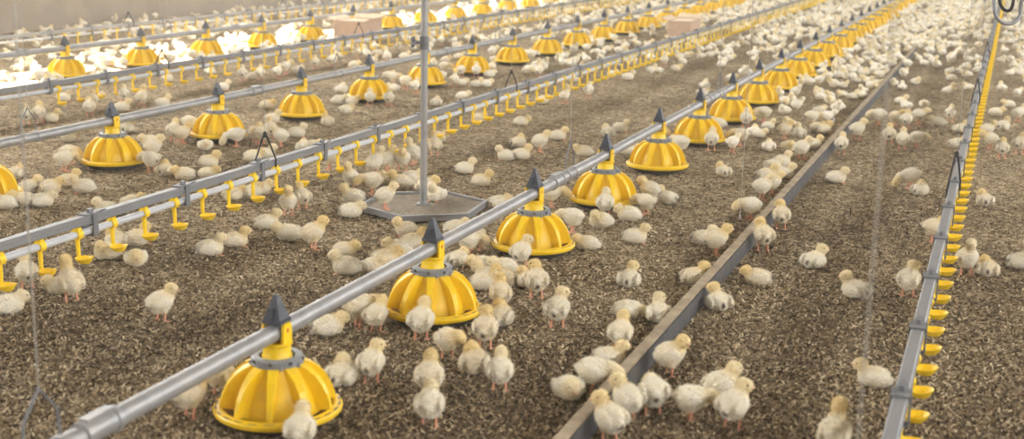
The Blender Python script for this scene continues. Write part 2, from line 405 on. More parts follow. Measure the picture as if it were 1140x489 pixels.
# ------------------------------------------------------------------ drinker lines
RAIL_Z, WP_Z = .205, .158
def drinker_meshes():
    s = MB().tube([(0, -.013, WP_Z), (0, .013, WP_Z)], .0205, 14)
    s.box(-.012, .012, -.010, .010, WP_Z + .016, WP_Z + .026)
    saddle = s
    saddle.tube([(0, 0, WP_Z - .018), (0, 0, WP_Z - .040), (.001, 0, .078)], [.0085, .0085, .0075], 10)
    sad = saddle.mesh('nipple_drinker', YEL2)
    c = MB(); n = 18
    # egg-shaped open cup stretched to the side
    prof = [(.004, .052), (.016, .053), (.024, .060), (.0285, .072), (.0270, .0725), (.022, .064), (.014, .058), (.003, .057)]
    rings = []
    for r, z in prof:
        rings.append([c.bm.verts.new((.026 + r * 1.32 * math.cos(2 * PI * k / n), r * .95 * math.sin(2 * PI * k / n), z + (r * .95 * math.sin(2 * PI * k / n)) * .10 + .006 * max(0, math.cos(2 * PI * k / n)) * (1 if r > .018 else 0))) for k in range(n)])
    c._ring_faces(rings, True, True)
    return sad, c.mesh('cup', YEL2)
DM = drinker_meshes()
RAILSEC = None
def drinker_line(x, y0, y1, cup0, brk0, label):
    t = empty('drinker_line', (x, y0, 0))
    L_ = y1 - y0
    r = MB().box(-.017, .017, 0, L_, RAIL_Z - .017, RAIL_Z + .017)
    for s_ in (-1, 1): r.box(min(s_ * .017, s_ * .0195), max(s_ * .017, s_ * .0195), 0, L_, RAIL_Z - .004, RAIL_Z + .004)
    bmesh.ops.bevel(r.bm, geom=[e for e in r.bm.edges if abs(e.verts[0].co.y - e.verts[1].co.y) > 1], offset=.003, segments=1, affect='EDGES')
    r.build('support_rail', ALU, t)
    MB().tube([(0, 0, WP_Z), (0, L_, WP_Z)], .0135, 16).build('water_pipe', PVC, t)
    b = MB().prism([(-.023, -.045), (.023, -.045), (.023, -.014), (.004, .085), (-.004, .085), (-.023, -.014)], 'z', RAIL_Z + .0178, RAIL_Z + .0225)
    for s_ in (-1, 1): b.box(min(s_ * .020, s_ * .025), max(s_ * .020, s_ * .025), -.014, .014, WP_Z - .015, RAIL_Z + .023)
    b.box(-.023, .023, -.014, .014, WP_Z - .020, WP_Z - .0145)
    b.box(-.006, .006, -.012, .012, RAIL_Z + .0225, RAIL_Z + .036)
    bm_ = b.mesh('bracket', BRK)
    y = brk0
    while y < y1 - .1:
        if y > y0: link('bracket', bm_, t, (0, y - y0, 0))
        y += .59
    y = cup0
    while y < y1 - .05:
        p = proj((x, y, .1))
        if y > y0 + .03 and -40 < p[0] < 1180 and -25 < p[1] < 520:
            a = link('nipple_drinker', DM[0], t, (0, y - y0, 0), random.uniform(-.06, .06)); link('cup', DM[1], a)
        y += .201
    tag(t, label, 'drinker line')
    return t
LINES = {'D': (-.155, 'right drinker line'), 'E1': (-3.13, 'central drinker line'), 'E2': (-5.92, 'second drinker line'), 'E3': (-8.5, 'drinker line by the wall')}
drinker_line(-.155, 1.2, 30, 3.2, 3.13, 'grey drinker line with yellow cups at the right, seen nearly end-on')
drinker_line(-3.13, 2.2, 30, 3.4, 3.88, 'drinker line with white pipe and yellow cups passing left of the hexagonal platform')
drinker_line(-5.92, 5.0, 32, 7.08, 6.99, 'drinker line with yellow cups between the middle and far feeder rows')
drinker_line(-8.5, 7.5, 32, 10.29, 10.1, 'drinker line with yellow cups farthest back, beside the left wall')

# ------------------------------------------------------------------ plank on edge
pk = empty('plank_divider', (-.936, 1.5, 0))
cuts = [1.5, 4.9, 8.9, 12.2, 15.2]
for a, b in zip(cuts, cuts[1:]):
    m_ = MB().box(-.021, .014, a - 1.5, b - 1.5 - .004, 0, .067)
    bmesh.ops.bevel(m_.bm, geom=list(m_.bm.edges), offset=.003, segments=1, affect='EDGES')
    m_.build('plank', WOOD, pk)
    m_ = MB().box(.0145, .021, a - 1.5, b - 1.5 - .004, 0, .061); m_.build('facing_strip', PLSIDE, pk)
tag(pk, 'long weathered wooden plank standing on edge across the litter', 'plank')

# ------------------------------------------------------------------ hexagonal platform with pole
c0 = back(470.5, 226.5, .030); c1 = back(543, 225, .030); c2 = back(398, 230, .030)
PC = (c1 + c2) / 2; PR = float(np.linalg.norm(c1 - c2)) / 2; PA = math.atan2(c1[1] - c2[1], c1[0] - c2[0])
pt = empty('hexagonal_platform', (PC[0], PC[1], 0), PA)
hexa = [(PR * math.cos(k * PI / 3), PR * math.sin(k * PI / 3)) for k in range(6)]
hin = [(u * .94, v * .94) for u, v in hexa]
MB().prism(hin, 'z', .014, .028).build('board', PLATB, pt)
for k in range(6):
    (a, b), (c, d) = hexa[k], hexa[(k + 1) % 6]; (e_, f_), (g, h) = hin[k], hin[(k + 1) % 6]
    MB().prism([(a, b), (c, d), (g, h), (e_, f_)], 'z', .010, .038).build('edge_rail', ALU, pt)
MB().lathe([(.0, .028), (.034, .028), (.034, .033), (.022, .037), (.019, .046), (.0, .046)][1:-1], 20).build('flange', ALU, pt)
MB().tube([(0, 0, .033), (0, 0, 2.3)], .0165, 16).build('pole', GALV, pt)
MB().box(-.012, .012, -.012, .012, .0, .014).build('foot', ALU, pt)
kn = MB().tube([(0, 0, .745), (0, 0, .805)], .021, 14)
kn.tube([(0, 0, .775), (-.05, -.01, .78)], .008, 8)
for a in range(4): kn.tube([(-.05, -.01, .78), (-.055, -.01 + .028 * math.cos(a * PI / 2 + .6), .78 + .028 * math.sin(a * PI / 2 + .6))], [.012, .006], 8)
kn.build('clamp_knob', BRK, pt)
tag(pt, 'hexagonal litter-strewn platform carrying a tall grey pole', 'platform')

# ------------------------------------------------------------------ litter flakes (uncountable)
def build_flakes(n=340000):
    # density falls with distance so that the picture stays evenly grained
    need = n; P = []
    while need > 0:
        k = need * 3
        px = rng.uniform(-160, 1300, k); py = rng.uniform(60, 560, k)
        v = CR @ np.stack([(px - IW / 2) / FPX, (py - IH / 2) / FPX, np.ones(k)])
        t = -CAMH / v[2]; X = v[0] * t; Y = v[1] * t
        ok = (rng.random(k) < np.clip((py + 74) / 560, .05, 1)) & (X > W_LEFT + .1)
        ok &= ~((X > -.985) & (X < -.905))
        for fx, fy, fr in CLEAR: ok &= (X - fx) ** 2 + (Y - fy) ** 2 > fr * fr
        P.append(np.stack([X[ok], Y[ok]], 1)); need -= ok.sum()
    P = np.concatenate(P)[:n]; n = len(P)
    L_ = rng.uniform(.007, .018, n) * .5; Wd = rng.uniform(.004, .008, n) * .5
    a = rng.uniform(0, 2 * PI, n); t1 = rng.normal(0, .35, n); t2 = rng.normal(0, .3, n)
    ux = np.stack([np.cos(a) * np.cos(t1), np.sin(a) * np.cos(t1), np.sin(t1)], 1)
    wx = np.stack([-np.sin(a) * np.cos(t2), np.cos(a) * np.cos(t2), np.sin(t2)], 1)
    z = np.abs(ux[:, 2]) * L_ + np.abs(wx[:, 2]) * Wd + rng.uniform(.0005, .006, n)
    C = np.concatenate([P, z[:, None]], 1)
    V = np.empty((n, 4, 3)); 
    for i, (su, sw) in enumerate(((-1, -.7), (1, -1), (.9, .8), (-.8, 1))):
        V[:, i] = C + ux * (su * L_)[:, None] + wx * (sw * Wd)[:, None]
    me = bpy.data.meshes.new('litter_flakes')
    me.vertices.add(4 * n); me.vertices.foreach_set('co', V.ravel())
    me.loops.add(4 * n); me.loops.foreach_set('vertex_index', np.arange(4 * n, dtype=np.int32))
    me.polygons.add(n); me.polygons.foreach_set('loop_start', np.arange(0, 4 * n, 4, dtype=np.int32))
    me.update(calc_edges=True)
    # patches of paler and darker bedding
    g = (np.sin(P[:, 0] * 2.1 + 1.3 * np.sin(P[:, 1] * 1.1)) + np.sin(P[:, 1] * 1.7 + 1.1 * np.sin(P[:, 0] * 1.9 + 2)) + .6 * np.sin(P[:, 0] * 5.3 - P[:, 1] * 4.1)) * .075
    tone = np.clip(rng.beta(1.15, 1.45, n) + g, 0, 1).astype(np.float32)
    at = me.attributes.new('tone', 'FLOAT', 'FACE'); at.data.foreach_set('value', tone)
    me.materials.append(FLAKE)
    o = link('litter_flakes', me)
    tag(o, 'loose brown and straw coloured wood shavings covering the barn floor', 'litter', kind='stuff')
CLEAR = [(f[2], f[3], .125) for f in FEEDERS if f[3] < 9] + [(PC[0], PC[1], PR * .9)]
build_flakes()

# ------------------------------------------------------------------ cardboard boxes
def cbox(name, cx, cy, w, d, h, rz, label, tip=0.0):
    t = empty(name, (cx, cy, 0), rz)
    b = MB(); th = .006
    b.box(-w / 2, w / 2, -d / 2, d / 2, .0, th)
    b.box(-w / 2, w / 2, -d / 2, -d / 2 + th, th, h); b.box(-w / 2, w / 2, d / 2 - th, d / 2, th, h)
    b.box(-w / 2, -w / 2 + th, -d / 2 + th, d / 2 - th, th, h); b.box(w / 2 - th, w / 2, -d / 2 + th, d / 2 - th, th, h)
    b.build('box_body', CARD, t)
    for sx, sy in ((-1, 0), (1, 0), (0, 1)):
        f = MB()
        if sx: f.box(0, .09, -d / 2 + .008, d / 2 - .008, 0, .004)
        else: f.box(-w / 2 + .008, w / 2 - .008, 0, .09, 0, .004)
        o = f.build('flap', CARDIN, t, (sx * (w / 2 + .001) if sx > 0 else sx * (w / 2 + .001), sy * (d / 2 + .001), h + .003))
        o.rotation_euler = (0, (-.35 if sx > 0 else PI + .35), 0) if sx else (.45, 0, 0)
    MB().box(-w / 2 + .012, w / 2 - .012, -d / 2 + .012, d / 2 - .012, h - .02, h - .006).build('paper_lining', CARDIN, t)
    tag(t, label, 'box', 'cardboard boxes on the litter')
bq = back(387, 47.5); cbox('cardboard_box', bq[0], bq[1] + .25, .36, .50, .235, .06, 'open cardboard box standing behind the second drinker line by far feeders')
bq2 = back(754, 46); cbox('cardboard_box', bq2[0], bq2[1] + .3, .28, .60, .235, .04, 'pale cardboard box standing right of the middle feeder row')
bq3 = back(634, 8); cbox('cardboard_box', bq3[0] + .15, bq3[1] + .3, .40, .55, .20, .04, 'distant cardboard box at the top edge of the picture')
BOXES = [(q[0], q[1] + .3, .42) for q in (bq, bq2, bq3)]

# ------------------------------------------------------------------ suspension cords and hangers
def ceiling_z(x): 
    return EAVE + (RIDGE - EAVE) * (1 - abs(x - xm) / ((W_RIGHT - W_LEFT) / 2 + .3)) - .03
def cord_thing(name, parts, label, cat, group=None):
    t = empty(name, parts[0][3])
    for nm, pts, r, o, m_ in parts:
        MB().tube([Vector(p) - Vector(o) for p in pts], r, 8).build(nm, m_, t)
    tag(t, label, cat, group)
def pipe_hanger(x, y, label, top=None):
    """steel stirrup round the feed pipe with a wire to the roof"""
    o = (x, y, PIPE_Z); hw = .05
    parts = [('stirrup', [(x - .003, y - hw, PIPE_Z + .03), (x, y - hw, PIPE_Z + .085), (x, y, PIPE_Z + .145), (x, y + hw, PIPE_Z + .085), (x + .003, y + hw, PIPE_Z + .03)], .0034, o, BRK),
             ('suspension_wire', [(x, y, PIPE_Z + .145), (x, y, ceiling_z(x))], .0016, o, NYLON)]
    t = empty('pipe_hanger', o)
    for nm, pts, r, oo, m_ in parts: MB().tube([Vector(p) - Vector(o) for p in pts], r, 8).build(nm, m_, t)
    for s_ in (-hw, hw):
        MB().tube([(0, s_ - .010, 0), (0, s_ + .010, 0)], .0275, 16).build('pipe_clip', GALV, t)
    tag(t, label, 'hanger', 'hangers of the feed pipes')
pipe_hanger(-1.72, 1.95, 'wire stirrup hanger on the feed pipe in the bottom left corner')
pipe_hanger(-1.72, 5.30, 'wire stirrup hanger on near feed pipe between third and fourth pans')
pipe_hanger(-1.72, 8.40, 'wire stirrup hanger on near feed pipe between sixth and seventh pans')
pipe_hanger(-4.37, 5.0, 'wire stirrup hanger on middle feed pipe at the left edge')
pipe_hanger(-4.37, 8.12, 'wire stirrup hanger on middle feed pipe left of the pole')
pipe_hanger(-4.37, 11.2, 'wire stirrup hanger on middle feed pipe right of the pole')
pipe_hanger(-7.10, 10.0, 'wire stirrup hanger on the far feed pipe in front of the wall')
def loop_hanger(x, y, h, label, spread=.06, top=None):
    o = (x, y, RAIL_Z); z0 = RAIL_Z - .02
    t = empty('cord_hanger', o)
    k = (x, y, RAIL_Z + h)
    MB().tube([Vector(p) - Vector(o) for p in ((x - .024, y - spread, z0), (x - .024, y - spread, RAIL_Z + .02), (x - .006, y - .005, RAIL_Z + h - .01), k)], .0042, 8).build('cord_loop', CORD, t)
    MB().tube([Vector(p) - Vector(o) for p in ((x + .024, y + spread, z0), (x + .024, y + spread, RAIL_Z + .02), (x + .006, y + .005, RAIL_Z + h - .01), k)], .0042, 8).build('cord_loop', CORD, t)
    MB().tube([(0, 0, h - .016), (0, 0, h), (0, 0, h + .012)], [.008, .010, .005], 8).build('knot', CORD, t)
    MB().tube([(0, 0, h), (0, 0, ceiling_z(x) - RAIL_Z)], .0014, 6).build('suspension_wire', NYLON, t)
    tag(t, label, 'hanger', 'cord hangers of the drinker lines')
loop_hanger(-.155, 5.95, .16, 'black cord loop hanging the right drinker line, nearest the camera', .10)
loop_hanger(-.155, 9.3, .14, 'second black cord loop along the right drinker line', .08)
loop_hanger(-.155, 12.6, .14, 'third black cord loop along the right drinker line', .08)
loop_hanger(-3.13, 5.12, .14, 'black cord loop hanging the central drinker line left of platform', .05)
loop_hanger(-3.13, 8.3, .12, 'black cord loop hanging the central drinker line right of the pole', .05)
loop_hanger(-5.92, 8.25, .12, 'black cord loop hanging the second drinker line at the left', .05)
loop_hanger(-5.92, 11.45, .12, 'black cord loop hanging the second drinker line before the cardboard box', .05)
loop_hanger(-8.5, 11.3, .12, 'black cord loop hanging the drinker line by the wall', .05)
loop_hanger(-8.5, 14.4, .12, 'second black cord loop on the drinker line by the wall', .05)
def drop_cord(px0, py0, px1, py1, zb, r, label, m_=NYLON):
    b = back(px1, py1, zb); o = tuple(b)
    t = empty('hanging_cord', o)
    MB().tube([(0, 0, .004), (0, 0, ceiling_z(b[0]) - zb)], r, 6).build('cord', m_, t)
    MB().tube([(0, 0, 0), (0, 0, .018), (0, 0, .03)], [.006, .007, .002], 8).build('end_weight', WIRE, t)
    tag(t, label, 'cord', 'thin cords hanging from the roof')
drop_cord(838, 0, 823.5, 246, .0, .0016, 'thin pale cord hanging down between the near pans and plank')
drop_cord(931, 0, 928, 136, .069, .0016, 'thin pale cord ending on top of the wooden plank')
# cord close to the lens, out of focus
nb = at_y(955, 489, 1.75)
o_ = (nb.x, nb.y, 0)
t = empty('hanging_cord', o_)
MB().tube([(0, 0, .02), (0, 0, ceiling_z(nb.x))], .0013, 6).build('cord', NYLON, t)
MB().tube([(0, 0, 0), (0, 0, .02), (0, 0, .03)], [.006, .007, .002], 8).build('end_weight', WIRE, t)
tag(t, 'blurred pale cord close to the camera, left of the right drinker line', 'cord', 'thin cords hanging from the roof')
# hose loop hanging at the top right corner
Yh = 6.3
def hp(px, py, dy=0): return at_y(px, py, Yh + dy)
hc = hp(1124, 8); Rr = (hp(1142, 8) - hp(1106, 8)).length / 2
pts = [hp(1100, -330), hp(1102, -150), hp(1104, -40)]
ax = Vector((CR[0, 0], CR[1, 0], CR[2, 0])); up = Vector((-CR[0, 1], -CR[1, 1], -CR[2, 1])); fw = Vector((CR[0, 2], CR[1, 2], CR[2, 2]))
for k in range(13):
    a = PI + PI * k / 12
    pts.append(hc + ax * (Rr * math.cos(a)) + up * (Rr * math.sin(a) * 1.05) + fw * (.004 * k))
pts += [hp(1140, -30, .05), hp(1131, -62, .05), hp(1118, -50, .05), hp(1112, -10, .05)]
t = empty('water_hose', tuple(hc))
def smooth(P, n=6):
    P = [Vector(p) for p in P]; out = []
    for i in range(len(P) - 1):
        p0, p1, p2, p3 = P[max(i - 1, 0)], P[i], P[i + 1], P[min(i + 2, len(P) - 1)]
        for q in range(n):
            s_ = q / n
            out.append(.5 * ((2 * p1) + (p2 - p0) * s_ + (2 * p0 - 5 * p1 + 4 * p2 - p3) * s_ ** 2 + (3 * p1 - p0 - 3 * p2 + p3) * s_ ** 3))
    return out + [P[-1]]
top = Vector((pts[0].x, pts[0].y, ceiling_z(pts[0].x)))
MB().tube([p - hc for p in [top] + smooth(pts)], .0085, 10).build('hose', ALU, t)
inn = [hp(1112, -10, .05), hp(1113, 2, .05), hp(1117, 10, .05), hp(1123, 12, .05), hp(1127, 7, .05), hp(1129, -6, .05)]
MB().tube([p - hc for p in smooth(inn)], .0075, 10).build('hose_end', CORD, t)
tag(t, 'grey curled hose hanging at the top right corner over drinker line', 'hose')

# ------------------------------------------------------------------ chicks: implicit surfaces
def norm(v): v = np.asarray(v, float); return v / np.linalg.norm(v)
def sd_ell(P, c, r, pitch=0, yaw=0):
    q = P - np.asarray(c); 
    cy, sy = math.cos(yaw), math.sin(yaw); x = q[..., 0] * cy + q[..., 1] * sy; y = -q[..., 0] * sy + q[..., 1] * cy
    cp, sp = math.cos(pitch), math.sin(pitch); z = q[..., 2]
    X = x * cp + z * sp; Z = -x * sp + z * cp
    r = np.asarray(r)
    k0 = np.sqrt((X / r[0]) ** 2 + (y / r[1]) ** 2 + (Z / r[2]) ** 2); k1 = np.sqrt((X / r[0] ** 2) ** 2 + (y / r[1] ** 2) ** 2 + (Z / r[2] ** 2) ** 2)
    return k0 * (k0 - 1) / np.maximum(k1, 1e-6)
def sd_cone(P, a, ra, b, rb):
    a = np.asarray(a, float); b = np.asarray(b, float); ab = b - a
    t = np.clip(((P - a) @ ab) / (ab @ ab), 0, 1)
    return np.linalg.norm(P - a - t[..., None] * ab, axis=-1) - (ra + (rb - ra) * t)
def smin(a, b, k):
    h = np.clip(.5 + .5 * (b - a) / k, 0, 1)
    return b + (a - b) * h - k * h * (1 - h)
def pose_spec(p):
    """returns (list of fluff prims, list of leg prims, head centre, head forward, vent)"""
    F, Lg = [], []
    lying = p['low']
    pitch = p.get('pitch', .25)
    if not lying:
        z0 = .076
        bc = np.array([-.004, 0, z0])
        F.append(('e', bc, (.042, .0355, .035), pitch))
        F.append(('c', (.018, 0, z0 + .004 + .03 * math.sin(pitch) * .6), .029, (.010, 0, z0), .030))
        tx, tz = -.044 * math.cos(pitch), z0 - .036 * math.sin(pitch) + .002
        F.append(('c', (-.026, 0, z0 - .016 * math.sin(pitch)), .027, (tx, 0, tz), .011))
        F.append(('c', (-.010, 0, z0 - .014), .027, (.006, 0, z0 - .014), .024))
        nb_ = np.array([.024 * math.cos(pitch) + .004, 0, z0 + .010 + .03 * math.sin(pitch)])
        sp = p.get('step', 0)
        for s_ in (-1, 1):
            dx = sp * s_
            F.append(('c', (-.002, s_ * .017, .058), .0145, (.004 + dx * .5, s_ * .018, .040), .0062))
            Lg.append(('c', (.004 + dx * .5, s_ * .018, .042), .0044, (-.003 + dx, s_ * .0195, .005), .0035))
            for aa, ll in ((0, .027), (.6, .023), (-.6, .023), (PI, .011)):
                Lg.append(('c', (-.003 + dx, s_ * .0195, .0045), .0031, (-.003 + dx + ll * math.cos(aa), s_ * .0195 + ll * math.sin(aa), .0028), .0021))
            F.append(('e', (-.010, s_ * .0325, z0 + .004 - .008 * math.sin(pitch)), (.034, .008, .018), pitch - .15))
        vent = np.array([-.049 * math.cos(pitch), 0, z0 - .012 - .026 * math.sin(pitch)])
    else:
        z0 = .0335
        F.append(('e', (-.002, 0, z0), (.042, .039, .0335), .06))
        F.append(('c', (.022, 0, z0 - .001), .030, (.010, 0, z0), .031))
        F.append(('c', (-.024, 0, z0 - .002), .028, (-.045, 0, z0 - .006), .014))
        nb_ = np.array([.030, 0, z0 + .012])
        for s_ in (-1, 1):
            F.append(('e', (-.012, s_ * .0365, z0 + .002), (.036, .009, .020), .0))
            if p.get('toes'):
                for aa, ll in ((0, .022), (.5, .018), (-.5, .018)):
                    Lg.append(('c', (.030, s_ * .022, .004), .0032, (.030 + ll * math.cos(aa), s_ * .022 + ll * math.sin(aa), .0028), .0022))
        vent = np.array([-.056, 0, z0 - .002])
    hc_ = np.asarray(p['head'], float); hf = norm(p['hf'])
    mid = (nb_ + hc_) / 2 + np.asarray(p.get('nmid', (0, 0, 0)))
    F.append(('c', nb_, .0205, mid, .0150)); F.append(('c', mid, .0150, hc_ - hf * .003, .0150))
    F.append(('c', hc_ - hf * .003, .0190, hc_ + hf * .006, .0165))
    F.append(('c', hc_ + hf * .006 - np.array([0, 0, .004]), .0135, hc_ + hf * .012 - np.array([0, 0, .003]), .0095))
    return F, Lg, hc_, hf, vent
def field(P, F, Lg):
    def ev(q): return sd_ell(P, q[1], q[2], q[3]) if q[0] == 'e' else sd_cone(P, q[1], q[2], q[3], q[4])
    d = None
    for q in F: d = ev(q) if d is None else smin(d, ev(q), .008)
    x, y, z = P[..., 0], P[..., 1], P[..., 2]
    d = d + .0011 * (np.sin(x * 520 + 2 * np.sin(y * 300)) * np.sin(y * 480 + 1.5 * np.sin(z * 350)) + .8 * np.sin(z * 560 + 2 * np.sin(x * 310)))
    l = np.full(d.shape, 1.0)
    for q in Lg: l = smin(l, ev(q), .002)
    return smin(d, l, .003), d, l
def surf_nets(vol, org, h):
    nx, ny, nz = vol.shape; ins = vol < 0
    c = np.zeros((nx - 1, ny - 1, nz - 1), int); offs = [(i, j, k) for i in (0, 1) for j in (0, 1) for k in (0, 1)]
    for i, j, k in offs: c += ins[i:nx - 1 + i, j:ny - 1 + j, k:nz - 1 + k]
    ci = np.argwhere((c > 0) & (c < 8)); idx = -np.ones(c.shape, int); idx[tuple(ci.T)] = np.arange(len(ci))
    acc = np.zeros((len(ci), 3)); cnt = np.zeros(len(ci))
    for a in offs:
        for ax_ in range(3):
            if a[ax_]: continue
            b = list(a); b[ax_] = 1
            va = vol[tuple((ci + np.array(a)).T)]; vb = vol[tuple((ci + np.array(b)).T)]
            m_ = (va < 0) != (vb < 0); t = np.where(m_, va / np.where(m_, va - vb, 1), 0)
            p = np.array(a)[None] + t[:, None] * (np.array(b) - np.array(a))[None]
            acc += np.where(m_[:, None], p, 0); cnt += m_
    V = org + (ci + acc / cnt[:, None]) * h
    Fc = []
    for ax_ in range(3):
        u, w = [(1, 2), (2, 0), (0, 1)][ax_]
        sl0 = [slice(None)] * 3; sl1 = [slice(None)] * 3; sl0[ax_] = slice(0, -1); sl1[ax_] = slice(1, None)
        s0 = ins[tuple(sl0)]; s1 = ins[tuple(sl1)]; E_ = np.argwhere(s0 != s1)
        ok = (E_[:, u] > 0) & (E_[:, w] > 0) & (E_[:, u] < vol.shape[u] - 1) & (E_[:, w] < vol.shape[w] - 1); E_ = E_[ok]
        flip = s0[tuple(E_.T)]
        q = []
        for du, dw in ((-1, -1), (0, -1), (0, 0), (-1, 0)):
            e_ = E_.copy(); e_[:, u] += du; e_[:, w] += dw; q.append(idx[tuple(e_.T)])
        q = np.stack(q, 1); q[~flip] = q[~flip][:, ::-1]; Fc.append(q)
    return V, np.concatenate(Fc)
def masks(V, d, l, hc_, hf, vent, low):
    yel = np.clip(1.35 - np.linalg.norm(V - hc_, axis=1) / .042, 0, 1)
    yel = np.maximum(yel, .45 * np.clip(1 - np.abs(np.linalg.norm((V - np.array([-.01, 0, .062 if not low else .034])) / np.array([1, 1, 1]), axis=1) - .03) / .016, 0, 1) * (V[:, 0] > -.02))
    leg = np.clip((d - l) / .0015 + .5, 0, 1)
    vt = np.clip(1.5 - np.linalg.norm((V - vent) / np.array([1.9, .8, 1.15]), axis=1) / .0085, 0, 1)
    return np.stack([yel, leg, vt, np.ones(len(V))], 1).astype(np.float32)
def mesh_np(name, V, F, msk, m_, smooth_=True):
    me = bpy.data.meshes.new(name); n, f = len(V), len(F); k = F.shape[1]
    me.vertices.add(n); me.vertices.foreach_set('co', np.ascontiguousarray(V, dtype=np.float32).ravel())
    me.loops.add(f * k); me.loops.foreach_set('vertex_index', F.astype(np.int32).ravel())
    me.polygons.add(f); me.polygons.foreach_set('loop_start', np.arange(0, f * k, k, dtype=np.int32))
    if smooth_: me.polygons.foreach_set('use_smooth', np.ones(f, bool))
    me.update(calc_edges=True)
    a = me.attributes.new('mask', 'FLOAT_COLOR', 'POINT'); a.data.foreach_set('color', msk.ravel())
    me.materials.append(m_); me.validate(); return me
POSES = {
 'S':  dict(low=0, head=(.044, 0, .119), hf=(1, 0, -.05)),
 'Sl': dict(low=0, head=(.040, .006, .119), hf=(.45, .9, -.05), step=.006),
 'Sr': dict(low=0, head=(.040, -.006, .119), hf=(.45, -.9, -.05), step=-.006),
 'U':  dict(low=0, head=(.038, 0, .139), hf=(.95, 0, .2), pitch=.6),
 'W':  dict(low=0, head=(.055, 0, .108), hf=(1, 0, -.1), pitch=.12, step=.013),
 'P':  dict(low=0, head=(.080, 0, .036), hf=(.55, 0, -.84), pitch=-.22, nmid=(.010, 0, .010)),
 'F':  dict(low=0, head=(.074, 0, .074), hf=(.8, 0, -.6), pitch=-.02, nmid=(.004, 0, .010)),
 'G':  dict(low=0, head=(.038, .030, .090), hf=(.1, .75, -.65), nmid=(.010, .006, .006)),
 'L':  dict(low=1, head=(.047, 0, .074), hf=(1, 0, -.05), toes=1),
 'Ll': dict(low=1, head=(.043, .006, .075), hf=(.4, .9, 0)),
 'Lr': dict(low=1, head=(.043, -.006, .075), hf=(.4, -.9, 0), toes=1),
 'R':  dict(low=1, head=(.051, 0, .057), hf=(.95, 0, -.3)),
 'T':  dict(low=1, head=(.036, .020, .064), hf=(-.3, .8, -.5)),
 'N':  dict(low=1, head=(.078, 0, .028), hf=(1, 0, -.25)),
}
PROTO = {}; LOW = {}
def grid_for(p, h):
    lo = np.array([-.085, -.062, -.006]); hi = np.array([.125, .075 if p['low'] or True else .06, .160 if not p['low'] else .105])
    n = np.ceil((hi - lo) / h).astype(int) + 1
    g = np.stack(np.meshgrid(*[lo[i] + h * np.arange(n[i]) for i in range(3)], indexing='ij'), -1)
    return lo, g
eye_me = MB().lathe([(.0004, -.0023), (.0017, -.0016), (.0024, 0), (.0017, .0016), (.0004, .0023)], 8).mesh('eye', EYE)
bk = MB().tube([(0, 0, 0), (.004, 0, 0), (.009, 0, -.0016), (.0125, 0, -.0038)], [.0052, .0045, .0028, .0006], 8)
beak_me = bk.mesh('beak', BEAK)
for key, p in POSES.items():
    F, Lg, hc_, hf, vent = pose_spec(p)
    lo, g = grid_for(p, .0023); vol, d, l = field(g, F, Lg)
    V, Q = surf_nets(vol, lo, .0023)
    _, d1, l1 = field(V, F, Lg)
    V[:, 2] = np.maximum(V[:, 2], 0.0008)
    mk = masks(V, d1, l1, hc_, hf, vent, p['low'])
    me = mesh_np('chick_' + key, V, Q, mk, CHICKM)
    # down: short soft filaments over the fluffy surface
    fq = Q[rng.integers(0, len(Q), 5600)]; cen = V[fq].mean(1); mm = mk[fq].mean(1)
    keep = (mm[:, 1] < .1) & (cen[:, 2] > .004); cen = cen[keep]; mm = mm[keep]; fq = fq[keep]
    nn = np.cross(V[fq[:, 2]] - V[fq[:, 0]], V[fq[:, 3]] - V[fq[:, 1]]); nn /= np.linalg.norm(nn, axis=1)[:, None] + 1e-9
    dr = nn * .75 + np.array([-.55, 0, -.25]) + rng.normal(0, .32, nn.shape); dr /= np.linalg.norm(dr, axis=1)[:, None]
    sd_ = np.cross(dr, rng.normal(0, 1, nn.shape)); sd_ /= np.linalg.norm(sd_, axis=1)[:, None]
    ln = rng.uniform(.0045, .0095, len(cen))[:, None]
    hv = np.stack([cen - sd_ * .0006 - nn * .001, cen + sd_ * .0006 - nn * .001, cen + dr * ln], 1)
    hv[..., 2] = np.maximum(hv[..., 2], .001)
    hme = mesh_np('down_' + key, hv.reshape(-1, 3), np.arange(len(cen) * 3).reshape(-1, 3), np.repeat(mm, 3, 0), CHICKM, False)
    hs_ = norm(np.cross([0, 0, 1], hf)); hu = np.cross(hf, hs_)
    PROTO[key] = dict(me=me, down=hme, beak=(hc_ + hf * .0185 - hu * .003, hf), eyes=[hc_ + hf * .0095 + hu * .004 + hs_ * s_ * .0152 for s_ in (-1, 1)])
for key in ('S', 'Sl', 'W', 'F', 'L', 'Lr', 'R', 'T'):
    p = POSES[key]; F, Lg, hc_, hf, vent = pose_spec(p)
    lo, g = grid_for(p, .0085); vol, d, l = field(g, F, []); V, Q = surf_nets(vol, lo, .0085)
    _, d1, l1 = field(V, F, Lg); V[:, 2] = np.maximum(V[:, 2], 0.0)
    mk = masks(V, d1, np.full(len(V), 1.0), hc_, hf, vent, p['low'])
    LOW[key] = (V, Q, mk)

